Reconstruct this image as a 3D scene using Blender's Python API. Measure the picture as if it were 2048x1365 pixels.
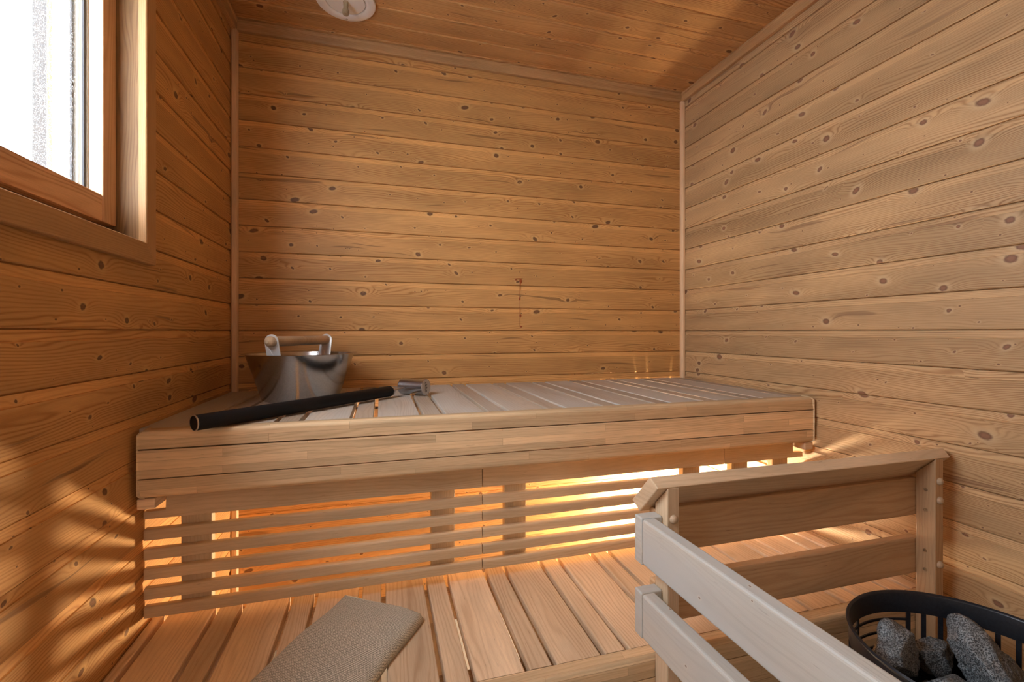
import bpy, bmesh, math, random
from mathutils import Vector, Matrix, noise
R = math.radians
random.seed(7)
for o in list(bpy.data.objects): bpy.data.objects.remove(o)
SC = bpy.context.scene
C = SC.collection

# ------------------------------------------------------------------ camera
XL, XR, YB, YF, ZC = -0.50, 1.33, 1.80, -0.42, 2.16
YAW = math.atan(262 / 914.6)
cam = bpy.data.cameras.new('camera'); camo = bpy.data.objects.new('camera', cam); C.objects.link(camo)
camo.location = (0, 0, 1.08); camo.rotation_euler = (R(90), 0, -YAW)
cam.sensor_width = 36; cam.lens = 36 * 914.6 / 2048; cam.shift_y = -18.5 / 2048
cam.clip_start = 0.01; cam.clip_end = 100
SC.camera = camo

# ------------------------------------------------------------------ light and exposure
w = bpy.data.worlds.new('overcast_sky'); SC.world = w; w.use_nodes = True
bg = w.node_tree.nodes['Background']; bg.inputs[0].default_value = (0.93, 0.96, 1.0, 1); bg.inputs[1].default_value = 24.0
def area(name, loc, rot, sx, sy, power=0, col=(1, 1, 1), portal=False):
    l = bpy.data.lights.new(name, 'AREA'); l.shape = 'RECTANGLE'; l.size = sx; l.size_y = sy; l.energy = power; l.color = col
    l.cycles.is_portal = portal
    o = bpy.data.objects.new(name, l); C.objects.link(o); o.location = loc; o.rotation_euler = rot; return o
area('window_daylight_portal', (-0.64, 0.66, 1.62), (0, R(-90), 0), 0.72, 1.04, portal=True)
area('fill_doorway_portal', (0.10, YF - 0.08, 1.02), (R(90), 0, 0), 0.80, 1.95, portal=True)  # opening of the added door behind the camera
SC.view_settings.view_transform = 'Standard'; SC.view_settings.look = 'None'
SC.view_settings.exposure = -0.12; SC.view_settings.gamma = 1.0; SC.view_settings.use_curve_mapping = False
SC.cycles.use_denoising = True; SC.cycles.adaptive_threshold = 0.02
SC.cycles.max_bounces = 10; SC.cycles.diffuse_bounces = 6; SC.cycles.sample_clamp_indirect = 6.0
SC.cycles.caustics_reflective = False; SC.cycles.caustics_refractive = False
LAMP_STRENGTH = 3000.0

# ------------------------------------------------------------------ materials
class NT:
    def __init__(s, name):
        s.m = bpy.data.materials.new(name); s.m.use_nodes = True; s.t = s.m.node_tree
        s.b = s.t.nodes['Principled BSDF']; s.out = s.t.nodes['Material Output']
    def n(s, ty, **k):
        nd = s.t.nodes.new(ty)
        for a, v in k.items(): setattr(nd, a, v)
        return nd
    def put(s, sock, v):
        if v is None: return
        if hasattr(v, 'is_output'): s.t.links.new(v, sock)
        else: sock.default_value = v
    def m_(s, op, a, b=None, c=None, clamp=False):
        nd = s.n('ShaderNodeMath', operation=op, use_clamp=clamp)
        for i, v in enumerate((a, b, c)): s.put(nd.inputs[i], v)
        return nd.outputs[0]
    def vm(s, op, a, b=None, out=0):
        nd = s.n('ShaderNodeVectorMath', operation=op)
        s.put(nd.inputs[0], a); s.put(nd.inputs[1], b)
        return nd.outputs[out]
    def xyz(s, x, y, z=0.0):
        nd = s.n('ShaderNodeCombineXYZ')
        for i, v in enumerate((x, y, z)): s.put(nd.inputs[i], v)
        return nd.outputs[0]
    def sep(s, v):
        nd = s.n('ShaderNodeSeparateXYZ'); s.put(nd.inputs[0], v); return nd.outputs
    def mix(s, f, a, b, mode='MIX'):
        nd = s.n('ShaderNodeMix', data_type='RGBA', blend_type=mode)
        s.put(nd.inputs[0], f); s.put(nd.inputs[6], a); s.put(nd.inputs[7], b); return nd.outputs[2]
    def noise(s, v, scale=1, detail=2, rough=.5):
        nd = s.n('ShaderNodeTexNoise'); s.put(nd.inputs['Vector'], v)
        nd.inputs['Scale'].default_value = scale; nd.inputs['Detail'].default_value = detail; nd.inputs['Roughness'].default_value = rough
        return nd.outputs[0]
    def ramp(s, v, a, b, lo=0., hi=1.):
        nd = s.n('ShaderNodeMapRange', interpolation_type='SMOOTHSTEP'); s.put(nd.inputs[0], v)
        for i, x in enumerate((a, b, lo, hi)): s.put(nd.inputs[i + 1], x)
        return nd.outputs[0]
    def bump(s, h, strength, dist):
        nd = s.n('ShaderNodeBump'); s.put(nd.inputs['Height'], h); nd.inputs['Strength'].default_value = strength
        nd.inputs['Distance'].default_value = dist; s.t.links.new(nd.outputs[0], s.b.inputs['Normal'])

def c4(c): return (c[0], c[1], c[2], 1)
def wood(name, base, late, dark, ring=.0065, contrast=.55, knots=1.0, cell=(.17, .1), tint=.22, rough=.5, spec=.35, fleck=0.,
         glue=False, grey=None, figure=.038, kmax=.0075, resin=0.0):
    s = NT(name)
    uv = s.n('ShaderNodeUVMap').outputs[0]
    at = s.n('ShaderNodeAttribute', attribute_name='tint').outputs['Fac']
    u, v, _ = s.sep(uv)
    if glue:   # finger-jointed lamellas
        br = s.n('ShaderNodeTexBrick'); s.put(br.inputs['Vector'], uv)
        br.inputs['Color1'].default_value = (0, 0, 0, 1); br.inputs['Color2'].default_value = (1, 1, 1, 1); br.inputs['Mortar'].default_value = (.5, .5, .5, 1)
        br.inputs['Scale'].default_value = 1; br.inputs['Mortar Size'].default_value = 0.0004; br.inputs['Mortar Smooth'].default_value = 0.2
        br.inputs['Brick Width'].default_value = .46; br.inputs['Row Height'].default_value = .0185; br.offset = .37
        cell_t = s.sep(br.outputs['Color'])[0]; joint = br.outputs['Fac']
        v = s.m_('ADD', v, s.m_('MULTIPLY', cell_t, 1.7))
    # slow wander of the grain
    n1 = s.noise(s.xyz(s.m_('MULTIPLY', u, 1.7), s.m_('MULTIPLY', v, 11.)), 1, 2.2)
    n2 = s.noise(s.xyz(s.m_('MULTIPLY', u, 7.), s.m_('MULTIPLY', v, 40.), 3.1), 1, 2)
    f = s.m_('ADD', v, s.m_('MULTIPLY', s.m_('SUBTRACT', n1, .5), figure * 2))
    f = s.m_('ADD', f, s.m_('MULTIPLY', s.m_('SUBTRACT', n2, .5), .006))
    col_k = None
    if knots > 0:
        kv = s.xyz(s.m_('DIVIDE', u, cell[0]), s.m_('DIVIDE', v, cell[1]))
        vo = s.n('ShaderNodeTexVoronoi', voronoi_dimensions='2D', feature='F1'); s.put(vo.inputs['Vector'], kv)
        vo.inputs['Scale'].default_value = 1; vo.inputs['Randomness'].default_value = .9
        dlt = s.vm('SUBTRACT', kv, vo.outputs['Position'])
        rr, rg, rb = s.sep(vo.outputs['Color'])
        du, dv, _ = s.sep(dlt)
        du = s.m_('MULTIPLY', du, cell[0]); dv = s.m_('MULTIPLY', dv, cell[1])
        wob = s.m_('MULTIPLY', s.m_('SUBTRACT', s.noise(uv, 160, 2), .5), .004)
        rad = s.m_('ADD', s.m_('MULTIPLY', s.m_('POWER', rr, 2.0), kmax), .0020)
        rad = s.m_('MULTIPLY', rad, s.m_('GREATER_THAN', rg, 1 - knots))
        rad = s.m_('MAXIMUM', rad, .00001)
        # knots elongate with a slant, different in each board cell
        du2 = s.m_('ADD', du, s.m_('MULTIPLY', dv, s.m_('MULTIPLY', s.m_('SUBTRACT', rb, .5), 1.2)))
        el = s.m_('ADD', .55, s.m_('MULTIPLY', rb, .5))
        d = s.m_('SQRT', s.m_('ADD', s.m_('POWER', s.m_('MULTIPLY', du2, el), 2), s.m_('POWER', dv, 2)))
        d = s.m_('ADD', d, wob)
        q = s.m_('DIVIDE', d, rad)
        e = s.m_('ADD', s.m_('POWER', s.m_('DIVIDE', du, s.m_('MULTIPLY', rad, 5.0)), 2), s.m_('POWER', s.m_('DIVIDE', dv, s.m_('MULTIPLY', rad, 2.3)), 2))
        eb = s.m_('EXPONENT', s.m_('MULTIPLY', e, -1))
        f = s.m_('ADD', f, s.m_('MULTIPLY', eb, s.m_('MULTIPLY', rad, 2.6)))
    if knots > 0:      # pin knots
        pvec = s.xyz(s.m_('DIVIDE', u, .075), s.m_('DIVIDE', v, .05))
        vp = s.n('ShaderNodeTexVoronoi', voronoi_dimensions='2D', feature='F1'); s.put(vp.inputs['Vector'], pvec)
        vp.inputs['Scale'].default_value = 1; vp.inputs['Randomness'].default_value = 1
        px, py, _ = s.sep(s.vm('SUBTRACT', pvec, vp.outputs['Position'])); pr, pg, pb = s.sep(vp.outputs['Color'])
        pd = s.m_('SQRT', s.m_('ADD', s.m_('POWER', s.m_('MULTIPLY', px, .075 * .7), 2), s.m_('POWER', s.m_('MULTIPLY', py, .05), 2)))
        prad = s.m_('MAXIMUM', s.m_('MULTIPLY', s.m_('ADD', s.m_('MULTIPLY', pr, .0014), .0007), s.m_('GREATER_THAN', pg, .62)), .00001)
        pq = s.m_('DIVIDE', pd, prad)
        f = s.m_('ADD', f, s.m_('MULTIPLY', s.m_('EXPONENT', s.m_('MULTIPLY', s.m_('POWER', s.m_('DIVIDE', pq, 3.2), 2), -1)), s.m_('MULTIPLY', prad, 1.6)))
    dens = s.noise(s.xyz(s.m_('MULTIPLY', u, .7), s.m_('MULTIPLY', v, 16.), 9.), 1, 1)
    ph = s.m_('MULTIPLY', f, 2 * math.pi / ring)
    ph = s.m_('ADD', ph, s.m_('MULTIPLY', dens, 26))
    r0 = s.m_('ADD', s.m_('MULTIPLY', s.m_('SINE', ph), .5), .5)
    rings = s.m_('POWER', r0, 2.6)
    fib = s.noise(s.xyz(s.m_('MULTIPLY', u, 22.), s.m_('MULTIPLY', v, 900.)), 1, 3, .6)
    blot = s.noise(s.xyz(s.m_('MULTIPLY', u, 3.), s.m_('MULTIPLY', v, 14.), 5.), 1, 3)
    dst = s.m_('MULTIPLY', s.ramp(dens, .35, .7, .35, 1.0), contrast)
    col = s.mix(s.m_('MULTIPLY', rings, dst), c4(base), c4(late))
    fm = s.m_('ADD', 1., s.m_('MULTIPLY', s.m_('SUBTRACT', fib, .5), .5))
    tm = s.m_('ADD', 1 - tint / 2, s.m_('MULTIPLY', at, tint))
    bm_ = s.m_('ADD', 1., s.m_('MULTIPLY', s.m_('SUBTRACT', blot, .5), .75))
    k = s.m_('MULTIPLY', s.m_('MULTIPLY', fm, tm), bm_)
    if glue: k = s.m_('MULTIPLY', k, s.m_('ADD', .80, s.m_('MULTIPLY', cell_t, .36)))
    col = s.mix(1., col, s.xyz(k, k, k), 'MULTIPLY')
    if glue: col = s.mix(s.m_('MULTIPLY', joint, .45), col, c4(dark))
    if resin:
        rz = s.noise(s.xyz(s.m_('MULTIPLY', u, 2.2), s.m_('MULTIPLY', f, 55.), 21.), 1, 1)
        col = s.mix(s.m_('MULTIPLY', s.ramp(rz, .69, .73), resin), col, c4(dark))
    if fleck:
        fl = s.noise(s.xyz(s.m_('MULTIPLY', u, 26.), s.m_('MULTIPLY', v, 260.), 2.), 1, 2)
        col = s.mix(s.ramp(fl, .70, .76, 0, fleck), col, c4(dark))
    if grey:   # weathered patches worn pale
        gz = s.noise(s.xyz(s.m_('MULTIPLY', u, 2.), s.m_('MULTIPLY', v, 7.), 7.), 1, 3)
        col = s.mix(s.ramp(gz, .3, .65, .25, .95), col, c4(grey))
    if knots > 0:
        halo = s.ramp(q, 1.0, 2.8, .55, 0.)
        col = s.mix(halo, col, c4([min(.9, x * y) for x, y in zip(base, (1.25, 1.4, 1.6))]))
        inner = s.mix(s.ramp(q, .35, .95), c4([x * 1.5 for x in dark]), c4(dark))
        col = s.mix(s.ramp(q, .75, 1.3, .92, 0.), col, inner)
    if knots > 0:
        col = s.mix(s.ramp(pq, 1.2, 3.2, .35, 0.), col, c4([x * 1.25 for x in base]))
        col = s.mix(s.ramp(pq, .7, 1.3, .88, 0.), col, c4(dark))
    s.t.links.new(col, s.b.inputs['Base Color'])
    s.put(s.b.inputs['Roughness'], s.m_('ADD', rough, s.m_('MULTIPLY', rings, .12)))
    s.b.inputs['Specular IOR Level'].default_value = spec
    h = s.m_('ADD', s.m_('MULTIPLY', rings, .5), s.m_('MULTIPLY', fib, .5))
    s.bump(h, .22, .0006)
    return s.m

PINE = wood('pine_panel', (.515, .275, .096), (.30, .120, .030), (.10, .042, .018), knots=.95, resin=.55, contrast=.8, kmax=.0072, cell=(.14, .088))
PINE_R = wood('pine_panel_pale', (.455, .288, .142), (.235, .112, .042), (.15, .065, .035), knots=.95, resin=.45, ring=.0055, contrast=.85, kmax=.0080, cell=(.14, .088))
PINE_C = wood('pine_ceiling', (.50, .265, .100), (.28, .110, .032), (.10, .035, .014), knots=.85, resin=.4, kmax=.0062, contrast=.85, cell=(.14, .088))
TRIM = wood('pine_trim', (.50, .285, .125), (.28, .125, .045), (.12, .05, .02), ring=.005, knots=0)
TRIMP = wood('pine_corner_moulding', (.68, .46, .27), (.5, .28, .13), (.12, .05, .02), ring=.006, knots=0, contrast=.3)
SASH = wood('pine_window_wood', (.63, .38, .21), (.36, .16, .07), (.16, .07, .03), ring=.011, knots=0, contrast=.8, figure=.05, cell=(.5, .2))
ALDER = wood('alder', (.66, .50, .335), (.45, .29, .165), (.20, .09, .04), ring=.010, contrast=.6, knots=0, fleck=.5, tint=.45, figure=.05)
ALDERU = wood('alder_weathered', (.52, .41, .30), (.34, .24, .16), (.25, .15, .1), ring=.010, contrast=.55, knots=0, fleck=.4, tint=.55, figure=.05, grey=(.50, .475, .43), rough=.5)
ALDERN = wood('alder_worn_brown', (.44, .33, .225), (.29, .20, .13), (.22, .13, .08), ring=.010, contrast=.5, knots=0, fleck=.4, tint=.5, figure=.05, grey=(.42, .36, .295), rough=.55)
GLU = wood('alder_glued', (.66, .48, .285), (.46, .30, .155), (.24, .12, .06), ring=.008, contrast=.5, knots=0, fleck=.35, tint=.15, glue=True)
SLAT = wood('aspen_slat', (.60, .45, .285), (.42, .28, .15), (.2, .1, .05), ring=.008, contrast=.35, knots=0, fleck=.4, tint=.2)
RAILW = wood('aspen_rail', (.62, .46, .30), (.46, .30, .17), (.22, .12, .07), ring=.012, contrast=.4, knots=0, fleck=.6, tint=.12, figure=.05)
RAILD = wood('rail_wood_darker', (.54, .35, .195), (.38, .21, .10), (.18, .08, .04), ring=.014, contrast=.55, knots=0, fleck=.6, tint=.12, figure=.07)  # darker, more orange rail tone for the back boards and right post
RAILG = wood('aspen_rail_greyed', (.52, .47, .39), (.36, .30, .235), (.2, .13, .09), ring=.014, contrast=.6, knots=.15, fleck=.5, tint=.1, figure=.07, grey=(.49, .495, .475), rough=.5, cell=(.35, .12), kmax=.004)
STICK = wood('birch_stick', (.50, .36, .235), (.34, .225, .13), (.3, .17, .08), ring=.008, contrast=.4, knots=0, tint=.1)

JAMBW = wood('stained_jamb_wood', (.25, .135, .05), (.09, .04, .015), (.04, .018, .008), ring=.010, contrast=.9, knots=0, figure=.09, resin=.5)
def plain(name, col, rough=.5, metal=0., spec=.5, nscale=0, namp=0., bump=0.):
    s = NT(name); s.b.inputs['Roughness'].default_value = rough; s.b.inputs['Metallic'].default_value = metal
    s.b.inputs['Specular IOR Level'].default_value = spec
    if nscale:
        tc = s.n('ShaderNodeTexCoord').outputs['Object']; nz = s.noise(tc, nscale, 4, .6)
        k = s.m_('ADD', 1 - namp / 2, s.m_('MULTIPLY', nz, namp))
        s.t.links.new(s.mix(1., c4(col), s.xyz(k, k, k), 'MULTIPLY'), s.b.inputs['Base Color'])
        if bump: s.bump(nz, .5, bump)
    else: s.b.inputs['Base Color'].default_value = c4(col)
    return s.m
WHITE = plain('white_painted_metal', (.90, .88, .84), .35, nscale=25, namp=.08)
BLACKM = plain('black_enamel_metal', (.018, .020, .026), .38, .3, nscale=180, namp=1.2, bump=.0003)
BLACKF = plain('black_foam_grip', (.006, .006, .0065), .6, 0., .25, nscale=60, namp=.4)
STEEL = plain('polished_steel', (.48, .48, .50), .24, 1.)
STEELC = plain('satin_steel', (.62, .62, .62), .34, 1., nscale=400, namp=.2)
BRACK = plain('bare_aluminium', (.80, .81, .82), .4, .35)
INK = plain('black_ink', (.01, .01, .01), .6)
DARKG = plain('dark_reflection_strip', (.010, .014, .02), .6, nscale=300, namp=1.0)
TILE = plain('grey_floor_tile', (.22, .235, .25), .5, nscale=6, namp=.3)
SCREW = plain('zinc_screw', (.65, .6, .5), .3, 1.)

def galvanised():
    s = NT('galvanised_steel'); s.b.inputs['Metallic'].default_value = 1.
    tc = s.n('ShaderNodeTexCoord').outputs['Object']
    vo = s.n('ShaderNodeTexVoronoi'); s.put(vo.inputs['Vector'], tc); vo.inputs['Scale'].default_value = 260
    nz = s.noise(tc, 420, 3, .7); k = s.m_('ADD', .40, s.m_('MULTIPLY', nz, .16)); k = s.m_('ADD', k, s.m_('MULTIPLY', s.sep(vo.outputs['Color'])[0], .05))
    s.t.links.new(s.xyz(k, k, s.m_('MULTIPLY', k, 1.02)), s.b.inputs['Base Color'])
    s.put(s.b.inputs['Roughness'], s.m_('ADD', .13, s.m_('MULTIPLY', nz, .12))); return s.m
GALV = galvanised()

def stone_mat():
    s = NT('speckled_peridotite'); tc = s.n('ShaderNodeTexCoord').outputs['Object']
    a = s.noise(tc, 420, 3, .75); b = s.noise(tc, 45, 4, .6)
    col = s.mix(s.ramp(a, .42, .60), c4((.022, .024, .027)), c4((.30, .32, .33)))
    col = s.mix(s.ramp(b, .45, .75, 0., .6), col, c4((.10, .105, .11)))
    s.t.links.new(col, s.b.inputs['Base Color']); s.b.inputs['Roughness'].default_value = .48
    s.bump(s.m_('ADD', s.m_('MULTIPLY', b, .8), s.m_('MULTIPLY', a, .25)), .9, .003); return s.m
STONE = stone_mat()

def cloth_mat():
    s = NT('woven_linen_grey_beige'); uv = s.n('ShaderNodeUVMap').outputs[0]; u, v, _ = s.sep(uv)
    wob = s.m_('MULTIPLY', s.noise(uv, 260, 2), 4.0)
    row = s.m_('SINE', s.m_('ADD', s.m_('MULTIPLY', v, 2 * math.pi / .0032), wob))
    colm = s.m_('SINE', s.m_('ADD', s.m_('MULTIPLY', s.m_('ADD', u, s.m_('MULTIPLY', v, .6)), 2 * math.pi / .0045), wob))
    h = s.m_('MULTIPLY', s.m_('ADD', row, 1), s.m_('ADD', colm, 1)); h = s.m_('MULTIPLY', h, .25)
    nz = s.noise(uv, 520, 3, .75)
    k = s.m_('ADD', s.m_('MULTIPLY', h, .42), s.m_('MULTIPLY', nz, .80))
    col = s.mix(s.ramp(k, .27, .66), c4((.16, .15, .12)), c4((.66, .62, .52)))
    s.t.links.new(col, s.b.inputs['Base Color']); s.b.inputs['Roughness'].default_value = .95; s.b.inputs['Specular IOR Level'].default_value = .1
    s.bump(k, .8, .0016); return s.m
CLOTH = cloth_mat()

def glass_mat():
    s = NT('dewy_window_glass'); tc = s.n('ShaderNodeTexCoord').outputs['Object']
    tr = s.n('ShaderNodeBsdfTransparent'); tr.inputs[0].default_value = (.96, .98, 1, 1)
    tl = s.n('ShaderNodeBsdfTranslucent'); tl.inputs[0].default_value = (1, 1, 1, 1)
    gl = s.n('ShaderNodeBsdfGlossy'); gl.inputs['Roughness'].default_value = .05
    drop = s.ramp(s.noise(tc, 420, 2, .6), .60, .66, 0., .22)
    m1 = s.n('ShaderNodeMixShader'); s.put(m1.inputs[0], drop); s.t.links.new(tr.outputs[0], m1.inputs[1]); s.t.links.new(tl.outputs[0], m1.inputs[2])
    m2 = s.n('ShaderNodeMixShader'); m2.inputs[0].default_value = .05; s.t.links.new(m1.outputs[0], m2.inputs[1]); s.t.links.new(gl.outputs[0], m2.inputs[2])
    s.t.links.new(m2.outputs[0], s.out.inputs['Surface']); return s.m
GLASS = glass_mat()
def clear_mat():
    s = NT('clear_door_glass'); tr = s.n('ShaderNodeBsdfTransparent'); gl = s.n('ShaderNodeBsdfGlossy'); gl.inputs['Roughness'].default_value = .02
    m2 = s.n('ShaderNodeMixShader'); m2.inputs[0].default_value = .05; s.t.links.new(tr.outputs[0], m2.inputs[1]); s.t.links.new(gl.outputs[0], m2.inputs[2])
    s.t.links.new(m2.outputs[0], s.out.inputs['Surface']); return s.m
CLEAR = clear_mat()
BRONZE = CLEAR.copy(); BRONZE.name = 'bronze_tinted_glass'
for nd in BRONZE.node_tree.nodes:
    if nd.type == 'BSDF_TRANSPARENT': nd.inputs[0].default_value = (.24, .215, .19, 1)
def emit_mat(name, col, st):
    s = NT(name); e = s.n('ShaderNodeEmission'); e.inputs[0].default_value = c4(col); e.inputs[1].default_value = st
    s.t.links.new(e.outputs[0], s.out.inputs['Surface']); return s.m
BULB = emit_mat('warm_lamp_globe', (1.0, .80, .55), LAMP_STRENGTH)
WOODOUT = wood('dark_outdoor_wood', (.022, .020, .018), (.010, .009, .008), (.1, .08, .06), ring=.009, contrast=.8, knots=0)
GROUND = plain('snowy_ground', (.85, .88, .92), .8, nscale=3, namp=.1)
SHADE = plain('lamp_base_ceramic', (.7, .68, .62), .5)

# ------------------------------------------------------------------ mesh helpers
def link(o, parent=None):
    C.objects.link(o)
    if parent: o.parent = parent
    return o
def uvmap(me, axis, key=None, seed=0):
    """u runs along the grain (axis), v across it; every board (key) gets its own piece of tree"""
    me.uv_layers.new(name='UVMap'); me.attributes.new('tint', 'FLOAT', 'CORNER')
    U = [0.0] * (2 * len(me.loops)); TT = [0.0] * len(me.loops)
    oth = [i for i in range(3) if i != axis]
    for p in me.polygons:
        k = key(p.center) if key else 0
        rg = random.Random(hash((seed, k)) & 0xffffff); ou, ov, tt = rg.uniform(0, 40), rg.uniform(0, 40), rg.random()
        n = p.normal; a = [abs(n[i]) for i in oth]
        end = abs(n[axis]) > .8
        for li in p.loop_indices:
            co = me.vertices[me.loops[li].vertex_index].co
            if end: uv = (co[oth[0]] * .15 + ou, co[oth[1]] + ov)
            else: uv = (co[axis] + ou, (co[oth[1]] if a[0] >= a[1] else co[oth[0]] ) + ov)
            U[2 * li], U[2 * li + 1] = uv; TT[li] = tt
    me.uv_layers['UVMap'].data.foreach_set('uv', U); me.attributes['tint'].data.foreach_set('value', TT)
def fin(name, bm, mat, parent=None, axis=0, key=None, seed=None, smooth=False, loc=None):
    bmesh.ops.recalc_face_normals(bm, faces=bm.faces)
    me = bpy.data.meshes.new(name); bm.to_mesh(me); bm.free()
    if seed is None: seed = random.randrange(1 << 20)
    uvmap(me, axis, key, seed)
    if mat: me.materials.append(mat)
    if smooth: me.polygons.foreach_set('use_smooth', [True] * len(me.polygons))
    o = bpy.data.objects.new(name, me)
    return link(o, parent)
def bev(bm, w, seg=2, edges=None):
    if w > 0: bmesh.ops.bevel(bm, geom=list(edges or bm.edges), offset=w, segments=seg, profile=.5, affect='EDGES', clamp_overlap=True)
def add_box(bm, x0, x1, y0, y1, z0, z1):
    vs = [bm.verts.new((x, y, z)) for x in (x0, x1) for y in (y0, y1) for z in (z0, z1)]
    for f in ((0, 1, 3, 2), (4, 6, 7, 5), (0, 4, 5, 1), (2, 3, 7, 6), (0, 2, 6, 4), (1, 5, 7, 3)): bm.faces.new([vs[i] for i in f])
    return vs
def box(name, b, mat, parent=None, axis=0, bevel=.002, seg=2, M=None, seed=None, org=None):
    bm = bmesh.new(); add_box(bm, *b); bev(bm, bevel, seg)
    if M: bm.transform(M)
    if org: bm.transform(Matrix.Translation([-c for c in org]))
    o = fin(name, bm, mat, parent, axis, seed=seed)
    if org: o.location = org
    return o
def prism(name, pts, axis, a0, a1, mat, parent=None, grain=None, bevel=0., seg=2, smooth=False):
    """closed polygon pts (two coords in the plane normal to axis) extruded from a0 to a1"""
    bm = bmesh.new(); oth = [i for i in range(3) if i != axis]
    def V(p, a):
        c = [0, 0, 0]; c[axis] = a; c[oth[0]], c[oth[1]] = p; return bm.verts.new(c)
    A = [V(p, a0) for p in pts]; B = [V(p, a1) for p in pts]; n = len(pts)
    bm.faces.new(A); bm.faces.new(B[::-1])
    for i in range(n): bm.faces.new((A[i], A[(i + 1) % n], B[(i + 1) % n], B[i]))
    bev(bm, bevel, seg)
    return fin(name, bm, mat, parent, axis if grain is None else grain, smooth=smooth)
def rounded(x0, x1, y0, y1, r, n=4, corners=(1, 1, 1, 1)):
    """corners: (x0y0, x1y0, x1y1, x0y1)"""
    out = []
    for k, (cx, cy, a) in enumerate(((x0, y0, 180), (x1, y0, 270), (x1, y1, 0), (x0, y1, 90))):
        rr = r if corners[k] else 0
        if not rr: out.append((cx, cy)); continue
        ox = cx + (rr if cx == x0 else -rr); oy = cy + (rr if cy == y0 else -rr)
        for i in range(n + 1):
            t = R(a + 90 * i / n); out.append((ox + rr * math.cos(t), oy + rr * math.sin(t)))
    return out
def lathe(bm, prof, seg=64, M=None, caps=False):
    rings = []
    for r, z in prof:
        if r < 1e-6: rings.append([bm.verts.new((0, 0, z))])
        else: rings.append([bm.verts.new((r * math.cos(2 * math.pi * i / seg), r * math.sin(2 * math.pi * i / seg), z)) for i in range(seg)])
    for a, b in zip(rings, rings[1:]):
        for i in range(seg):
            j = (i + 1) % seg
            if len(a) == 1 and len(b) == 1: continue
            if len(a) == 1: bm.faces.new((a[0], b[i], b[j]))
            elif len(b) == 1: bm.faces.new((a[i], a[j], b[0]))
            else: bm.faces.new((a[i], a[j], b[j], b[i]))
    if M:
        vs = [v for r in rings for v in r]
        for v in vs: v.co = M @ v.co
def along(p, q):
    """matrix taking local z axis onto p->q, origin at p"""
    p, q = Vector(p), Vector(q); return Matrix.Translation(p) @ (q - p).to_track_quat('Z', 'Y').to_matrix().to_4x4()
def turned(name, prof, mat, parent=None, p=None, q=None, seg=64, smooth=True, axis=2, auto=True):
    bm = bmesh.new(); lathe(bm, prof, seg, along(p, q) if p is not None else None)
    o = fin(name, bm, mat, parent, axis, smooth=smooth)
    if auto and smooth:
        md = o.modifiers.new('edge', 'EDGE_SPLIT'); md.split_angle = R(38)
    return o
def thing(name, label, cat, loc=(0, 0, 0), group=None):
    o = bpy.data.objects.new(name, None); o.location = loc; o.empty_display_size = .05; C.objects.link(o)
    o['label'] = label; o['category'] = cat
    if group: o['group'] = group
    return o
def tag(o, label, cat, group=None):
    o['label'] = label; o['category'] = cat
    if group: o['group'] = group
    return o
def struct(o): o['kind'] = 'structure'; return o
def rebase(root, loc):
    """put the empty at the thing's base while parts stay where they are"""
    root.location = loc
    for c in root.children: c.location = c.location - Vector(loc)

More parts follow.
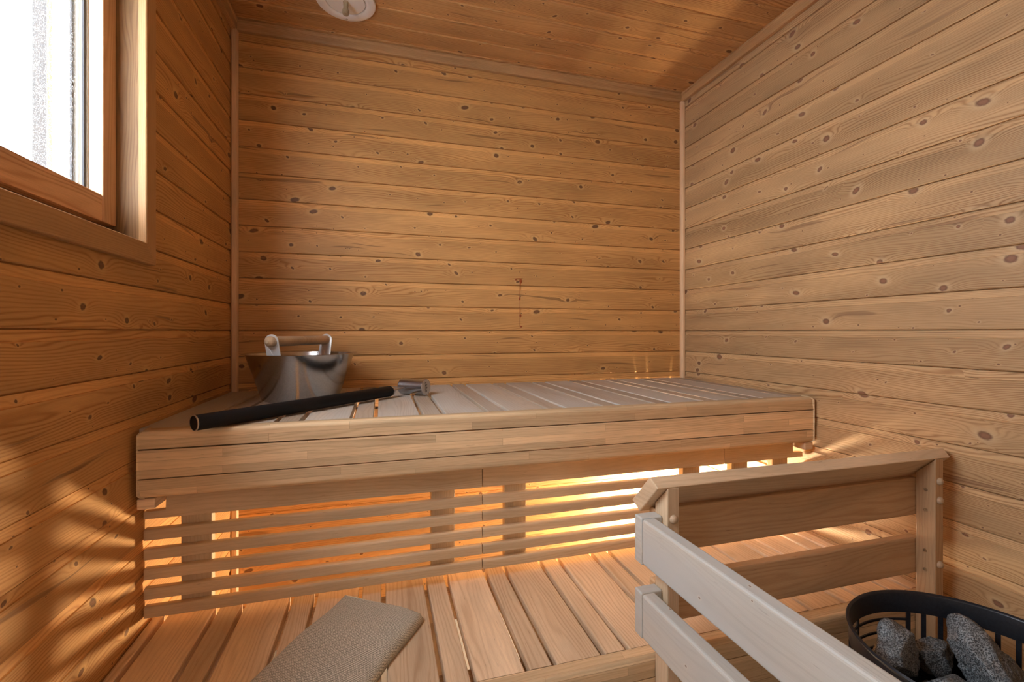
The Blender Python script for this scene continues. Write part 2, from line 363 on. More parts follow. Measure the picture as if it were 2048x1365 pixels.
# ------------------------------------------------------------------ room shell
G0, PIT = 0.8995 - 0.0925 * 10, 0.0925      # groove heights of the panelling
def wall(name, axis, a0, a1, plane, inward, mat, z0=0., z1=ZC, holes=(), pit=PIT, g0=G0, horiz=False):
    """profiled boards: face, rounded lower lip, dark groove and a set-back tongue strip at the top of each board"""
    bm = bmesh.new()
    cuts = []
    k = math.floor((z0 - g0) / pit) - 1
    prof = []   # (z, depth) depth positive = into the room
    while g0 + k * pit < z1:
        b = g0 + k * pit                    # groove below this board
        prof += [(b, -.0075), (b + .0012, -.0075), (b + .0012, -.0012), (b + .0032, 0), (b + pit - .0200, 0), (b + pit - .0190, -.0026), (b + pit - .0018, -.0040), (b + pit - .0006, -.0058)]
        k += 1
    prof = [(min(max(z, z0), z1), d) for z, d in prof]
    pp = [prof[0]]
    for p in prof[1:]:
        if p != pp[-1]: pp.append(p)
    def P(a, z, d):
        if horiz: return (a, z, plane + inward * d)          # ceiling: boards along x, pitch along y
        return (a, plane + inward * d, z) if axis == 0 else (plane + inward * d, a, z)
    segs = [(a0, a1)]
    for (za, da), (zb, db) in zip(pp, pp[1:]):
        zm = (za + zb) / 2
        spans = [(a0, a1)]
        for (h0, h1, hz0, hz1) in holes:
            if hz0 < zm < hz1: spans = [(a0, h0), (h1, a1)]
        for s0, s1 in spans:
            bm.faces.new([bm.verts.new(P(*c)) for c in ((s0, za, da), (s1, za, da), (s1, zb, db), (s0, zb, db))])
    # outer skin gives the wall real thickness
    t = -.05
    for (zb0, zb1, s0, s1) in ([(z0, z1, a0, a1)] if not holes else [(z0, holes[0][2], a0, a1), (holes[0][3], z1, a0, a1), (holes[0][2], holes[0][3], a0, holes[0][0]), (holes[0][2], holes[0][3], holes[0][1], a1)]):
        bm.faces.new([bm.verts.new(P(*c)) for c in ((s0, zb0, t), (s1, zb0, t), (s1, zb1, t), (s0, zb1, t))])
    for c in ((a0, a0, z0, z1), (a1, a1, z0, z1)):
        bm.faces.new([bm.verts.new(P(*q)) for q in ((c[0], z0, t), (c[0], z0, -.0076), (c[0], z1, -.0076), (c[0], z1, t))])
    for zz in (z0, z1): bm.faces.new([bm.verts.new(P(*q)) for q in ((a0, zz, t), (a1, zz, t), (a1, zz, -.0076), (a0, zz, -.0076))])
    ci = 1 if horiz else 2
    me = bpy.data.meshes.new(name); bm.to_mesh(me); bm.free()
    uvmap(me, 0 if horiz else axis, lambda c: math.floor((c[ci] - g0 - .0001) / pit), seed=sum(map(ord, name)))
    me.materials.append(mat)
    pl = (lambda c: (c.z if horiz else (c.y if axis == 0 else c.x)))
    ta = me.attributes['tint'].data
    for p in me.polygons:      # the tongue strip at the top of each board is tinted paler than the face
        d = (pl(p.center) - plane) * inward
        if -.0045 < d < -.0008:
            for li in p.loop_indices: ta[li].value = ta[li].value * .5 + 1.35
    o = bpy.data.objects.new(name, me); link(o); return struct(o)

WY0, WY1, WZ0, WZ1 = .16, 1.165, 1.275, 1.95      # window opening
wall('wall_back', 0, XL - .049, XR + .049, YB, -1, PINE)
wall('wall_left', 1, YF - .049, YB + .0, XL, 1, PINE, holes=[(WY0, WY1, WZ0, WZ1)])
wall('wall_right', 1, YF - .049, YB + .0, XR, -1, PINE_R)
wall('wall_front', 0, XL, XR, YF, 1, PINE, holes=[(-.32, .52, -.01, 2.0)])
wall('ceiling', 0, XL, XR, ZC, -1, PINE_C, z0=YF, z1=YB, pit=.09, g0=1.675 - .09 * 24, horiz=True)
bm = bmesh.new(); add_box(bm, XL - .05, XR + .05, YF - .05, YB + .05, -.05, 0); struct(fin('floor', bm, TILE))

# corner mouldings and ceiling trims
q = .020
def trim(n, pts, axis, a0, a1, mat): return struct(prism('trim_%d' % n, pts, axis, a0, a1, mat, bevel=.0015))
trim(1, [(XL, YB), (XL, YB - .012), (XL + .006, YB - .018), (XL + q, YB - .018), (XL + q + .002, YB - .006), (XL + q + .002, YB)], 2, .0, ZC - .03, TRIMP)
trim(2, [(XR, YB), (XR, YB - .018), (XR - .010, YB - .018), (XR - .017, YB - .012), (XR - .017, YB)], 2, .0, ZC - .03, TRIMP)
def coveY(s): return [(YB, ZC), (YB - .026, ZC), (YB - .026, ZC - .006), (YB - .020, ZC - .011), (YB - .018, ZC - .027), (YB - .014, ZC - .033), (YB, ZC - .033)]
trim(3, coveY(0), 0, XL + .02, XR - .02, TRIM)
trim(4, [(XL, ZC), (XL + .026, ZC), (XL + .026, ZC - .006), (XL + .020, ZC - .011), (XL + .018, ZC - .027), (XL + .014, ZC - .033), (XL, ZC - .033)], 1, YF, YB, TRIM)
trim(5, [(XR, ZC), (XR - .026, ZC), (XR - .026, ZC - .006), (XR - .020, ZC - .011), (XR - .018, ZC - .027), (XR - .014, ZC - .033), (XR, ZC - .033)], 1, YF, YB, TRIM)

# unseen glass door added behind the camera to let in frontal fill light
door = bpy.data.objects.new('fill_door_1', None); C.objects.link(door); struct(door)
for nm, b in (('fill_door_jamb', (-.32, -.285, YF - .05, YF + .015, 0, 2.0)), ('fill_door_jamb', (.485, .52, YF - .05, YF + .015, 0, 2.0)), ('fill_door_head', (-.285, .485, YF - .05, YF + .015, 1.965, 2.0))):
    box(nm, b, TRIM, door, axis=2 if nm == 'fill_door_jamb' else 0)
box('fill_door_glass', (-.28, .48, YF - .022, YF - .014, .01, 1.96), BRONZE, door, bevel=0)

# window in the left wall
win = bpy.data.objects.new('window_1', None); C.objects.link(win); struct(win)
cw, ct = .045, .016
def casing(name, y0, y1, z0, z1, ax, mit):
    pts = mit; bm = bmesh.new()
    A = [bm.verts.new((XL, y, z)) for y, z in pts]; B = [bm.verts.new((XL + ct, y, z)) for y, z in pts]
    bm.faces.new(A); bm.faces.new(B[::-1]); n = len(pts)
    for i in range(n): bm.faces.new((A[i], A[(i + 1) % n], B[(i + 1) % n], B[i]))
    bev(bm, .003, 3); return fin(name, bm, SASH if 0 else TRIM, win, ax)
i0, i1, j0, j1 = WY0, WY1 - .004, WZ0 - .003, WZ1
casing('casing', 0, 0, 0, 0, 1, [(i0 - cw, j0 - cw), (i1 + cw, j0 - cw), (i1, j0), (i0, j0)])
casing('casing', 0, 0, 0, 0, 2, [(i1 + cw, j0 - cw), (i1 + cw, j1 + cw), (i1, j1), (i1, j0)])
casing('casing', 0, 0, 0, 0, 1, [(i0 - cw, j1 + cw), (i0, j1), (i1, j1), (i1 + cw, j1 + cw)])
casing('casing', 0, 0, 0, 0, 2, [(i0 - cw, j0 - cw), (i0, j0), (i0, j1), (i0 - cw, j1 + cw)])
XO = -.66
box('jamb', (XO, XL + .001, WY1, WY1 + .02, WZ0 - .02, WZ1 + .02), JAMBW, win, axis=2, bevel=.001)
box('jamb', (XO, XL + .001, WY0 - .02, WY0, WZ0 - .02, WZ1 + .02), SASH, win, axis=2, bevel=.001)
box('window_sill', (XO, XL + .001, WY0, WY1, WZ0 - .02, WZ0), SASH, win, axis=1, bevel=.001)
box('window_head', (XO, XL + .001, WY0, WY1, WZ1, WZ1 + .02), SASH, win, axis=1, bevel=.001)
sx0, sx1 = -.565, -.540; SW = .047
box('sash_stile', (sx0, sx1, WY1 - .001 - SW, WY1 - .001, 1.303, 1.94), SASH, win, axis=2, bevel=.002)
box('sash_stile', (sx0, sx1, WY0 + .002, WY0 + SW, 1.303, 1.94), SASH, win, axis=2, bevel=.002)
box('sash_rail', (sx0, sx1 - .0015, WY0 + SW, WY1 - SW - .001, 1.303, 1.357), SASH, win, axis=1, bevel=.002)
box('sash_rail', (sx0, sx1 - .0015, WY0 + SW, WY1 - SW - .001, 1.893, 1.94), SASH, win, axis=1, bevel=.002)
PALE = wood('pale_outer_sash', (.20, .17, .125), (.13, .10, .07), (.3, .2, .1), ring=.006, knots=0, contrast=.5)
OX0, OX1 = -.625, -.5665
box('outer_frame', (OX0, OX1, WY1 - .047, WY1 - .001, WZ0 + .001, 1.94), PALE, win, axis=2, bevel=.001)
box('outer_frame', (OX0, OX1, WY0 + .002, WY0 + .045, WZ0 + .001, 1.94), PALE, win, axis=2, bevel=.001)
box('outer_frame', (OX0, OX1, WY0 + .045, WY1 - .047, WZ0 + .001, 1.335), PALE, win, axis=1, bevel=.001)
for xx in (-.5715, -.5915): box('spacer_reflection', (xx - .0016, xx + .0016, WY1 - .0525, WY1 - .0475, 1.336, 1.93), DARKG, win, axis=2, bevel=0)  # thin dark strips stand in for spacer reflections in the double glazing
box('window_pane', (-.5860, -.5820, WY0 + .046, WY1 - .0475, 1.335, 1.935), GLASS, win, axis=1, bevel=0)
box('window_pane', (-.5560, -.5520, WY0 + SW, WY1 - SW - .001, 1.357, 1.893), CLEAR, win, axis=1, bevel=0)

# outdoors seen through the window
t = box('porch_post', (-.965, -.90, 1.641, 1.74, -.06, 3.0), WOODOUT, axis=2, bevel=.003)
tag(t, 'weathered grey wooden post standing outside the window', 'post')
bm = bmesh.new(); add_box(bm, -14, 14, -14, 14, -.12, -.06); g = fin('snowy_ground', bm, GROUND); struct(g)

# ------------------------------------------------------------------ upper bench
UZ, UY, UN = .872, 1.130, 1.163
def edge_board(name, x0, x1, y0, y1, z0, z1, rt, rb, mat, parent, rend=.008, corner=(1, 1)):
    """front board: rounded top / bottom front arris and softly rounded ends"""
    pts = rounded(y0, y1, z0, z1, .010, 5, (rb, 0, 0, rt))
    bm = bmesh.new(); A = [bm.verts.new((x0, *p)) for p in pts]; B = [bm.verts.new((x1, *p)) for p in pts]; n = len(pts)
    bm.faces.new(A); bm.faces.new(B[::-1])
    for i in range(n): bm.faces.new((A[i], A[(i + 1) % n], B[(i + 1) % n], B[i]))
    bm.normal_update()
    ends = [e for e in bm.edges if abs(e.verts[0].co.x - e.verts[1].co.x) < 1e-6]
    bev(bm, .0032, 3, ends)
    if rend:   # outer corners cut round when seen from the front
        for v in bm.verts:
            for xe, s in ((x0, 1), (x1, -1)):
                if rt and corner[0]:
                    dx = (v.co.x - xe) * s; dz = z1 - v.co.z
                    if dx < rend and dz < rend: v.co.x = xe + s * max(dx, rend * (1 - math.sqrt(max(0, 1 - (1 - dz / rend) ** 2))))
                if rb and corner[1]:
                    dx = (v.co.x - xe) * s; dz = v.co.z - z0
                    if dx < rend and dz < rend: v.co.x = xe + s * max(dx, rend * (1 - math.sqrt(max(0, 1 - (1 - dz / rend) ** 2))))
    return fin(name, bm, mat, parent, 0)
def deck_board(x0, x1, y0, y1, z1, th, mat, parent, bw=.0028):
    pts = rounded(x0, x1, z1 - th, z1, bw, 3, (0, 0, 1, 1))
    return prism('deck_board', pts, 1, y0, y1, mat, parent, bevel=0)
ub = thing('sauna_bench', 'upper sauna bench with worn pale slatted top, against the back wall', 'bench')
e0, e1 = XL + .0115, XR - .0115
edge_board('front_board', e0, e1, UY, UN - .0008, .8340, UZ, 1, 0, GLU, ub, .012, (1, 0))
edge_board('front_board', e0, e1, UY, UN, .7720, .8312, 0, 0, GLU, ub, 0)
edge_board('front_board', e0, e1, UY, UN, .7300, .7692, 0, 1, GLU, ub, .012, (0, 1))
# deck boards: wide, narrow, wide ... ; first gap edges measured along the front
k = -4; P0, PU = .0930, .1660
while True:
    g = P0 + k * PU                       # gap right after a wide board
    nx0, nx1 = g + .0110, g + .0545       # narrow board
    wx0, wx1 = g + .0655, g + PU
    for a, b in ((nx0, nx1), (wx0, wx1)):
        a, b = max(a, XL + .001), min(b, XR - .001)
        if b - a > .012: deck_board(a, b, UN + .0012, YB - .003, UZ + random.uniform(-.0006, .0004), .026, ALDERN if b - a < .06 else ALDERU, ub, .0014)
    k += 1
    if P0 + k * PU > XR: break
for y in (1.19, 1.46, 1.74): box('bearer', (XL + .03, XR - .03, y, y + .045, .781, .845), ALDER, ub, axis=0)
for xa, xb in ((XL + .0005, XL + .041), (XR - .041, XR - .0005)):
    box('wall_ledger', (xa + .008 if xa < 0 else xa, xb if xa < 0 else xb - .008, 1.135, YB - .002, .706, .7285), ALDER, ub, axis=1)
for xa in (XL + .0015, XR - .0015 - .02):
    box('end_rail', (xa, xa + .02, 1.172, YB - .002, .7285, .845), ALDER, ub, axis=1)

# ------------------------------------------------------------------ backrest panels between the benches
SY = 1.176
slz = [(.6243, .6487), (.5815, .6054), (.5383, .5622), (.4951, .5195), (.4549, .4790)]
panels = [(XL + .0035, .2556, (-.4319, .1241), 'long slatted backrest panel on the left, between the two benches'),
          (.2572, 1.0183, (.3198, .881), 'long slatted backrest panel in the middle, ending behind the guard rail'),
          (1.0199, XR - .004, (1.059, 1.2190), 'short slatted backrest panel at the right wall, behind the guard rail')]
for pi, (x0, x1, ups, lab) in enumerate(panels):
    t = thing('backrest_panel', lab, 'backrest', ((x0 + x1) / 2, SY + .02, .4549), 'slatted backrest panels under the upper bench')
    def slat(z0, z1, name='slat', notchL=0, notchR=0):
        pts = rounded(SY, SY + .0155, z0, z1, .005, 3, (0, 0, 0, 1))
        if not notchL and not notchR:
            o = prism(name, pts, 0, x0, x1, SLAT, t, bevel=.0012)
        else:      # top board is notched round the ledger ends of the bench above
            xs0, xs1 = x0 + (.0425 if notchL else 0), x1 - (.040 if notchR else 0)
            out = [(x0, z0), (x1, z0)]
            out += [(x1, z0 + .0165), (xs1, z0 + .0165), (xs1, z1)] if notchR else [(x1, z1)]
            out += [(xs0, z1), (xs0, z0 + .0165), (x0, z0 + .0165)] if notchL else [(x0, z1)]
            o = prism(name, out, 1, SY, SY + .0155, SLAT, t, grain=0, bevel=.0012)
        return o
    slat(.6710, .7290, 'top_slat', pi == 0, pi == 2)
    for z0, z1 in slz: slat(z0, z1)
    for ux in ups:
        box('upright', (ux, ux + .0615, SY + .0156, SY + .0375, .4560, .7808), SLAT, t, axis=2)
    for c in t.children: c.location = -Vector(t.location)

# ------------------------------------------------------------------ lower bench
LZ, LY, LN = .430, .800, .834
lb = thing('sauna_bench', 'lower sauna bench of warm brown slats, under the folded towel', 'bench')
edge_board('front_board', XL + .012, XR - .012, LY, LN - .0008, .3905, LZ, 1, 0, GLU, lb, 0)
edge_board('front_board', XL + .012, XR - .012, LY, LN, .330, .3885, 0, 0, GLU, lb, 0)
edge_board('front_board', XL + .012, XR - .012, LY, LN, .288, .328, 0, 1, GLU, lb, 0)
k = -1; P0, PL = -.375, .1601
while True:
    g = P0 + k * PL
    for a, b in ((g + .0105, g + .0555), (g + .066, g + PL)):
        a, b = max(a, XL + .001), min(b, XR - .003)
        if b - a > .012: deck_board(a, b, LN + .0012, 1.235, LZ + random.uniform(-.0006, .0004), .026, ALDER, lb)
    k += 1
    if P0 + k * PL > XR: break
for y in (.86, 1.17): box('bearer', (XL + .02, XR - .02, y, y + .045, .34, .4035), ALDER, lb, axis=0)
for x in (XL + .03, .12, .72, XR - .075):
    for y in (.862, 1.172): box('leg', (x, x + .045, y, y + .041, .0, .3395), ALDER, lb, axis=2)

# ------------------------------------------------------------------ guard rail
gr = thing('guard_rail', 'wooden corner guard rail with slanting cap around the stone heater', 'railing')
PY0, PY1 = .757, .7985
pa, pb = (.5255, .5520), (1.2490, 1.2760)
for n, (a, b) in enumerate((pa, pb)):
    z0 = 0.
    pts = [(PY0, z0), (PY1, z0), (PY1, .7395), (PY0, .7810)]     # top cut to the slope of the cap
    prism('post', pts, 0, a, b, RAILD if n else RAILW, gr, grain=2, bevel=.002)
RZ = ((.634, .7245), (.493, .581))
rl = .028
for z0, z1 in RZ:      # boards across the back of the guard rail
    box('rail_board', (pa[0] + .0005, pb[0] + .012, PY1 + .0005, PY1 + .0005 + rl - .006, z0, z1), RAILD, gr, axis=0, bevel=.004, seg=3)
    box('corner_block', (.4880, pa[0] + .020, PY1 - .028 + .026, PY1 + .024, z0, z1) if 0 else (.4790, pa[0] - .0005, .7725, .7985, z0 - .002, z1 - .002), RAILG, gr, axis=0, bevel=.0035, seg=3)
# front boards running towards the room, turned one degree
for z0, z1 in RZ:
    o = box('rail_board', (0, rl, -.80, 0, z0 + .001, z1 - .002), RAILG, gr, axis=1, bevel=.005, seg=3)
    o.location = (.4790, .7715, 0); o.rotation_euler = (0, 0, R(1.0))
box('post', (.5255 + .0165, .568, .02, .06, 0, .7225), RAILW, gr, axis=2)
# slanting cap: 28 x 95 board, mitred at both ends
T, Rr, B, Lf = (.7790, .7982), (.7580, .7815), (.8270, .7122), (.8480, .7300)
bm = bmesh.new()
Xa = {'T': .500, 'R': .505, 'B': .508, 'L': .503}; Xb = {'T': 1.312, 'R': 1.302, 'B': 1.290, 'L': 1.298}
A = [bm.verts.new((Xa[k], *p)) for k, p in zip('TRBL', (T, Rr, B, Lf))]; D = [bm.verts.new((Xb[k], *p)) for k, p in zip('TRBL', (T, Rr, B, Lf))]
bm.faces.new(A); bm.faces.new(D[::-1])
for i in range(4): bm.faces.new((A[i], A[(i + 1) % 4], D[(i + 1) % 4], D[i]))
bev(bm, .0022, 2); fin('rail_cap', bm, RAILW, gr, axis=0)
def button(x, z, r=.0088, yy=PY0):
    turned('dowel_plug', [(0, .0075), (r * .45, .0070), (r * .8, .0050), (r, .0018), (r, 0)], STICK, gr, (x, yy, z), (x, yy - 1, z), 24)
button((pa[0] + pa[1]) / 2, .7205); button((pa[0] + pa[1]) / 2, .532)
for z in (.728, .6836, .5320): button((pb[0] + pb[1]) / 2, z)
def screw(y, z, x, r=.0042):
    turned('screw', [(0, .0002), (r * .45, .0002), (r * .55, .0011), (r, .0009), (r, 0)], SCREW, gr, (x, y, z), (x - 1, y, z), 16)
for y, z in ((.777, .7036), (.777, .6546), (.778, .5576), (.778, .5126)): screw(y, z, pb[0])

# ------------------------------------------------------------------ bucket
BC = Vector((-.2386, 1.556, UZ + .0008))
bk = thing('sauna_bucket', 'wide galvanised steel bucket with wooden handle on the upper bench', 'bucket', BC)
bh = .140; rt, rb = .1540, .110
prof = [(0, .004), (rb - .004, .004), (rt - .0015, bh - .001), (rt + .0008, bh + .0004), (rt + .0100, bh + .0012), (rt + .0112, bh + .0002), (rt + .0100, bh - .0006), (rt + .0010, bh - .0012), (rb, .002), (rb - .002, 0), (0, 0)]
turned('body', prof, GALV, bk, seg=128)
ang = R(66); dx, dy = math.cos(ang), math.sin(ang)
def bracket(s):
    bm = bmesh.new(); w2, top = .0215, .2000
    pts = [(-w2, bh - .05), (w2, bh - .05), (w2, top - w2)] + [(w2 * math.cos(R(a)), top - w2 + w2 * math.sin(R(a))) for a in range(15, 180, 15)] + [(-w2, top - w2)]
    A = [bm.verts.new((x, -.0010, z)) for x, z in pts]; D = [bm.verts.new((x, .0010, z)) for x, z in pts]; n = len(pts)
    bm.faces.new(A); bm.faces.new(D[::-1])
    for i in range(n): bm.faces.new((A[i], A[(i + 1) % n], D[(i + 1) % n], D[i]))
    # lower half leans along the bucket wall
    for v in bm.verts:
        if v.co.z < bh - .001: v.co.y += (v.co.z - bh) * .44 * (1 if s > 0 else -1)
    bm.transform(Matrix.Translation((dx * s * .1425, dy * s * .1425, 0)) @ Matrix.Rotation(ang - R(90), 4, 'Z'))
    fin('handle_bracket', bm, BRACK, bk)
bracket(-1); bracket(1)
hz = .2000 - .0215 + .001
turned('handle', [(0, -.163), (.0050, -.1628), (.0062, -.1605), (.0115, -.158), (.0148, -.1525), (.0150, -.14), (.0142, 0), (.0150, .14), (.0148, .151), (.0115, .156), (0, .158)], STICK, bk, (0, 0, hz), (dx, dy, hz), 32)

# ------------------------------------------------------------------ ladle
p0, p1 = Vector((-.3740, 1.0950, .8900)), Vector((.0300, 1.4870, .8935))
ld = thing('ladle', 'steel ladle with long black grip lying in front of the bucket', 'ladle', p0)
O = Matrix.Translation(-p0)
def on(name, prof, mat, p, q_, seg=48, parent=ld):
    bm = bmesh.new(); lathe(bm, prof, seg, O @ along(p, q_)); o = fin(name, bm, mat, parent, 2, smooth=True)
    md = o.modifiers.new('edge', 'EDGE_SPLIT'); md.split_angle = R(38); return o
Lh = (p1 - p0).length; hr = .0166
on('grip', [(0, .0008), (hr - .0035, .0008), (hr - .0028, 0), (hr - .0010, .0006), (hr, .004), (hr, Lh - .006), (hr - .002, Lh - .002), (hr - .004, Lh - .0010), (0, Lh - .001)], BLACKF, p0, p1)
on('end_ring', [(hr - .0012, -.0004), (hr + .0002, .0004), (hr + .0003, .0022), (hr - .0012, .0022)], STEELC, p0, p1)
hd = (p1 - p0).normalized()
on('ferrule', [(0, .006), (.013, .006), (.0145, .004), (.0145, -.001), (0, -.001)], STEELC, p1, p1 + hd)
cA, cB = Vector((.0690, 1.5660, .8992)), Vector((.1400, 1.5055, .8996))
cd = (cB - cA).normalized(); cr, cl = .0258, (cB - cA).length
on('rod', [(0, 0), (.0022, 0), (.0022, .052), (0, .052)], STEEL, p1 + hd * .003, p1 + hd * .003 + (cA + cd * .030 - p1).normalized())
cup = on('cup', [(cr - .0014, .001), (cr, 0), (cr + .0004, .0015), (cr, .003), (cr, cl - .004), (cr + .0008, cl - .003), (cr + .0006, cl), (0, cl), (0, cl - .002), (cr - .0016, cl - .003), (cr - .0014, .001)], STEEL, cA, cB)
face = on('cup_face', [(0, .0009), (cr - .0025, .0009), (cr - .0018, .0001), (0, .0001)], STEELC, cB, cB + cd, parent=cup)
# lower-case letters drawn as strokes: u k k o
lb_ = bmesh.new()
def stroke(pts, wd=.0019):
    pts = [Vector(p) for p in pts]; L_, R_ = [], []
    for i, p in enumerate(pts):
        d = (pts[min(i + 1, len(pts) - 1)] - pts[max(i - 1, 0)]).normalized(); n = Vector((-d.y, d.x)) * wd / 2
        L_.append(lb_.verts.new((*(p + n), 0))); R_.append(lb_.verts.new((*(p - n), 0)))
    for i in range(len(pts) - 1): lb_.faces.new((L_[i], R_[i], R_[i + 1], L_[i + 1]))
def arc(cx, cy, r, a0, a1, n=14): return [(cx + r * math.cos(R(a0 + (a1 - a0) * i / n)), cy + r * math.sin(R(a0 + (a1 - a0) * i / n))) for i in range(n + 1)]
stroke([(-.0160, .0045)] + arc(-.0131, -.0005, .0029, 180, 360) + [(-.0102, .0045)]); stroke([(-.0102, .0045), (-.0102, -.0037)])
for kx in (-.0068, .0012):
    stroke([(kx, .0078), (kx, -.0037)]); stroke([(kx + .0005, -.0001), (kx + .0050, .0044)]); stroke([(kx + .0018, .0008), (kx + .0056, -.0037)])
stroke(arc(.0122, .0004, .0036, 0, 360, 24))
for i in range(5): stroke([(-.006 + i * .0024, -.0075), (-.0045 + i * .0024, -.0075)], .0007)
tm = bpy.data.meshes.new('lettering'); lb_.to_mesh(tm); lb_.free()
side = Vector((0, 0, 1)).cross(cd).normalized()           # to the right when looking at the face
up = Vector((0, 0, 1))
a = R(-86)
tx = side * math.cos(a) + up * math.sin(a); ty = cd.cross(tx)
M = Matrix((tx, ty, cd)).transposed().to_4x4(); M.translation = cB + cd * .0013 - p0 - side * .0015
tm.transform(M); tm.materials.clear(); tm.materials.append(INK)
lt = bpy.data.objects.new('lettering', tm); link(lt, face); lt['label'] = 'black lettering on the round steel end'

# ------------------------------------------------------------------ folded towel
corners = [(-.0860, 1.1650), (.0880, 1.0435), (-.0930, .7350), (-.2850, .8450)]   # back left, back right, front right, front left
def towel():
    nu, nv = 26, 56; bm = bmesh.new(); th = .0195; top, bot = [], []
    uvl = bm.loops.layers.uv.new('UVMap')
    def pos(s, t):
        a = Vector(corners[0]).lerp(Vector(corners[1]), s); b = Vector(corners[3]).lerp(Vector(corners[2]), s)
        p = a.lerp(b, t)
        p += Vector((.004 * math.sin(t * 9 + 1) , .007 * math.sin(s * 3.3) - .004 * math.sin(s * 7))) * .9
        return p
    def z(s, t):
        e = min(s, 1 - s) * .21; f = t * .40; g = (1 - t) * .40
        d = min(e, f, g); rr = .012
        lift = th * (1 if d > rr else math.sqrt(max(0, 1 - (1 - d / rr) ** 2)) * .62 + .38)
        return LZ + .0012 + lift + .0028 * noise.noise(Vector((s * 2.5, t * 4, .3))) + .0035 * math.exp(-((t) / .10) ** 2) * (1 - s)
    for j in range(nv + 1):
        tj = j / nv; r1, r2 = [], []
        for i in range(nu + 1):
            si = .5 - .5 * math.cos(math.pi * i / nu) if 0 else i / nu
            si = si ** 1.0
            # denser rows at the borders
            si = .5 + .5 * math.sin((si - .5) * math.pi) * .5 + (si - .5) * .5
            tt = .5 + .5 * math.sin((tj - .5) * math.pi) * .5 + (tj - .5) * .5
            p = pos(si, tt)
            # rounded corners
            r1.append(bm.verts.new((p.x, p.y, z(si, tt)))); r2.append(bm.verts.new((p.x, p.y, LZ + .0012)))
        top.append(r1); bot.append(r2)
    def F(vs, us):
        f = bm.faces.new(vs); f.smooth = True
        for l, uv in zip(f.loops, us): l[uvl].uv = uv
    for j in range(nv):
        for i in range(nu):
            us = [(i / nu * .21, j / nv * .4), ((i + 1) / nu * .21, j / nv * .4), ((i + 1) / nu * .21, (j + 1) / nv * .4), (i / nu * .21, (j + 1) / nv * .4)]
            F((top[j][i], top[j][i + 1], top[j + 1][i + 1], top[j + 1][i]), us)
            F((bot[j][i], bot[j + 1][i], bot[j + 1][i + 1], bot[j][i + 1]), us)
    for j in range(nv):
        for i, s in ((0, 1), (nu, -1)):
            F((top[j][i], top[j + 1][i], bot[j + 1][i], bot[j][i]), [(i / nu * .21, j / nv * .4), (i / nu * .21, (j + 1) / nv * .4), (i / nu * .21 + .02 * -s, (j + 1) / nv * .4), (i / nu * .21 - .02 * s, j / nv * .4)])
    for i in range(nu):
        for j in (0, nv):
            F((top[j][i], top[j][i + 1], bot[j][i + 1], bot[j][i]), [(i / nu * .21, j / nv * .4), ((i + 1) / nu * .21, j / nv * .4), ((i + 1) / nu * .21, j / nv * .4 + .02), (i / nu * .21, j / nv * .4 + .02)])
    bmesh.ops.recalc_face_normals(bm, faces=bm.faces)
    me = bpy.data.meshes.new('towel'); bm.to_mesh(me); bm.free(); me.materials.append(CLOTH)
    o = bpy.data.objects.new('towel', me); C.objects.link(o)
    return tag(o, 'folded grey-beige woven linen towel lying askew on the lower bench', 'towel')
towel()

# ------------------------------------------------------------------ stone heater
HX, HY, HR, HT = .993, .531, .190, .530
ht = thing('sauna_heater', 'round black metal heater with a slotted stone basket, behind the guard rail', 'heater', (HX, HY, 0))
turned('rim', [(HR - .006, HT - .043), (HR - .006, HT - .004), (HR - .0045, HT - .0008), (HR - .001, HT + .001), (HR + .001, HT - .002), (HR - .001, HT - .006), (HR - .0035, HT - .009), (HR - .0035, HT - .043), (HR - .006, HT - .043)], BLACKM, ht, seg=128)
def arcbox(name, r0, r1, a0, a1, z0, z1, n, mat=BLACKM, cap=True):
    bm = bmesh.new(); rows = []
    for i in range(n + 1):
        a = R(a0 + (a1 - a0) * i / n); c, s = math.cos(a), math.sin(a)
        rows.append([bm.verts.new((r * c, r * s, z)) for r, z in ((r0, z0), (r1, z0), (r1, z1), (r0, z1))])
    for A_, B_ in zip(rows, rows[1:]):
        for i in range(4): bm.faces.new((A_[i], A_[(i + 1) % 4], B_[(i + 1) % 4], B_[i]))
    if cap: bm.faces.new(rows[0]); bm.faces.new(rows[-1][::-1])
    return fin(name, bm, mat, ht, 2)
ri, ro = HR - .0062, HR - .0036
arcs = [65 - 8.6 * i for i in range(0, 24)]
for a in arcs[:]:
    if -125 < a < 100: arcbox('slot_bar', ri, ro, a - 1.25, a + 1.25, .4180, HT - .0435, 2)
for a in (105, 141, 177, 214): arcbox('slot_bar', ri, ro, a - 1.0, a + 1.0, .4180, HT - .0435, 2)
for z in (.4695, .4425): arcbox('ring_bar', ri, ro, 66, 214, z, z + .0045, 40)
turned('shell', [(0, .10), (HR - .005, .10), (HR - .0035, .102), (HR - .0035, .4175), (HR - .0062, .4175), (HR - .0062, .315), (0, .315)], BLACKM, ht, seg=96)
for a in (45, 135, 225, 315):
    x, y = .14 * math.cos(R(a)), .14 * math.sin(R(a))
    turned('foot', [(0, .0), (.02, 0), (.02, .0995), (0, .0995)], BLACKM, ht, (x, y, 0), (x, y, 1), 20)

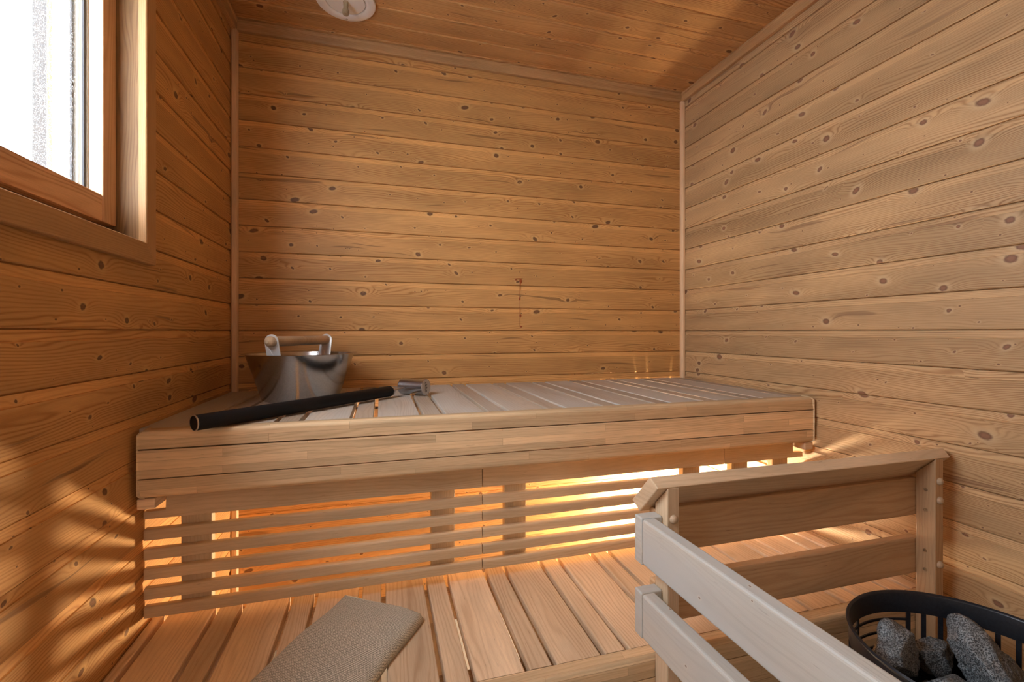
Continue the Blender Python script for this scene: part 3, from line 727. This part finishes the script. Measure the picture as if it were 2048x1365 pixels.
def stone(loc, size, seed, rot=(0, 0, 0), cuts=9, pull=None):
    bm = bmesh.new(); bmesh.ops.create_icosphere(bm, subdivisions=5, radius=1)
    rg = random.Random(seed); planes = []
    for i in range(cuts):
        n = Vector((rg.gauss(0, 1), rg.gauss(0, 1), rg.gauss(0, 1))).normalized(); planes.append((n, rg.uniform(.55, .85)))
    off = Vector((seed * 3.7, seed * 1.3, 0))
    for v in bm.verts:
        d = v.co.normalized(); r = 1.15
        for n, h in planes:
            c = n.dot(d)
            if c > .01: r = min(r, h / c + .0)
        if pull:
            pd, pa_ = Vector(pull[0]).normalized(), pull[1]
            c = max(0, pd.dot(d)); r += pa_ * c ** 9
        r *= 1 + .10 * noise.noise(d * 2.2 + off) + .045 * noise.noise(d * 6 + off) + .018 * noise.noise(d * 18 + off)
        v.co = d * r
    from mathutils import Euler
    bm.transform(Matrix.Diagonal((*size, 1)) @ Euler([R(a) for a in rot]).to_matrix().to_4x4())
    o = fin('sauna_stone', bm, STONE, None, 2, smooth=True); o.location = loc; return o
SG = 'stones in the heater basket'
tops = [((.966, .652, .452), (.044, .040, .040), 3, (0, 0, 20), ((.15, .35, 1), .75), 'pointed grey stone standing at the back left of the heater basket'),
        ((1.058, .654, .434), (.042, .034, .035), 5, (0, 0, 70), None, 'rounded grey stone at the back, between the pointed and the biggest stone'),
        ((1.010, .585, .420), (.040, .036, .034), 8, (20, 0, 10), None, 'darker stone wedged low in the middle of the heater basket'),
        ((1.098, .576, .446), (.062, .056, .054), 12, (0, 0, 0), ((.1, .75, 1), .7), 'biggest pale grey stone with a knob on top, right in the basket'),
        ((.925, .550, .440), (.052, .042, .026), 17, (0, 8, 30), None, 'flat grey stone at the front left of the basket, half hidden by the guard rail')]
for loc, size, sd, rot, pull, lab in tops: tag(stone(loc, size, sd, rot, pull=pull), lab, 'stone', SG)
tag(stone((1.030, .478, .440), (.052, .046, .036), 23), 'grey stone at the near edge of the basket, nearest the camera', 'stone', SG)
rg = random.Random(4)
low = [(.890, .625, .366), (.970, .635, .356), (1.055, .645, .352), (1.120, .560, .358), (1.040, .550, .353), (.955, .545, .354), (.880, .520, .358), (1.085, .462, .358), (.985, .435, .358)]
low_ = [(.93, .60, .33), (1.0, .60, .33), (1.07, .58, .33), (.93, .5, .33), (1.0, .5, .33), (1.07, .5, .33)]
for i, l in enumerate(low):
    s = .034 + .003 * rg.random()
    tag(stone(l, (s, s * .9, s * .85), 40 + i, (rg.uniform(0, 90), 0, rg.uniform(0, 180))), 'shadowed grey stone of the lower layer in the heater basket', 'stone', 'stones of the lower layers in the heater basket')

# ------------------------------------------------------------------ ceiling vent
VX, VY = -.1105, 1.580
vt = thing('ceiling_vent', 'round white ceiling vent with a small wooden knob', 'vent', (VX, VY, ZC))
turned('flange', [(.060, -.001), (.0935, -.001), (.0945, -.003), (.092, -.0075), (.084, -.0105), (.070, -.0095), (.064, -.006), (.0625, -.001)], WHITE, vt, seg=96)
turned('disc', [(0, -.003), (.0595, -.003), (.0605, -.0045), (.0595, -.0060), (0, -.0062)], WHITE, vt, seg=96)
turned('knob', [(0, -.0060), (.0085, -.0060), (.0082, -.014), (.0075, -.022), (.0080, -.028), (.0106, -.034), (.0108, -.042), (.0092, -.047), (.0045, -.0495), (0, -.0495)],
       plain('old_turned_wood', (.36, .28, .17), .6, 0., .3, nscale=220, namp=.8), vt, seg=40)
turned('screw', [(0, -.0110), (.0030, -.0108), (.0034, -.0095), (.0034, -.007)], SCREW, vt, (.0, -.079, 0), (.0, -.079, 1), 16) if 0 else None
o = turned('screw', [(0, -.0022), (.0030, -.0018), (.0036, 0), (0, 0)], SCREW, vt, (-.002, -.080, -.0098), (-.002, -.080, 1), 16)
o = turned('screw', [(0, -.0022), (.0030, -.0018), (.0036, 0), (0, 0)], SCREW, vt, (-.002, .080, -.0098), (-.002, .080, 1), 16)

# ------------------------------------------------------------------ lamp on the back wall under the upper bench
lx, lz = 1.190, .330
lp = thing('wall_lamp', 'small warm glowing lamp on the back wall under the upper bench', 'lamp', (lx, YB - .001, lz))
turned('lamp_base', [(0, 0), (.045, 0), (.045, .022), (.030, .030), (0, .030)], SHADE, lp, (0, 0, 0), (0, -1, 0), 40)
turned('lamp_globe', [(0, .0301), (.020, .0305), (.034, .045), (.040, .065), (.036, .088), (.020, .103), (0, .107)], BULB, lp, (0, 0, 0), (0, -1, 0), 32)

# ------------------------------------------------------------------ dried resin run on the back wall
RESIN = plain('dried_resin', (.30, .065, .015), .35)
bm = bmesh.new()
def blob(x, z, rx, rz):
    bmesh.ops.create_icosphere(bm, subdivisions=2, radius=1, matrix=Matrix.Translation((x, YB - .0002, z)) @ Matrix.Diagonal((rx, .0012, rz, 1)))
for x, z, rx, rz in ((.546, 1.2975, .017, .0022), (.532, 1.294, .004, .004), (.553, 1.288, .006, .010), (.5505, 1.276, .0028, .008), (.5485, 1.216, .004, .007), (.5515, 1.146, .005, .007), (.5545, 1.101, .005, .004), (.537, 1.289, .0035, .002), (.5460, 1.290, .0018, .005)): blob(x, z, rx, rz)
add_box(bm, .5488, .5505, YB - .0006, YB + .0002, 1.10, 1.285)
o = fin('resin_drip', bm, RESIN, None, 2, smooth=True); tag(o, 'thin reddish dried resin run down the back wall panelling', 'resin')
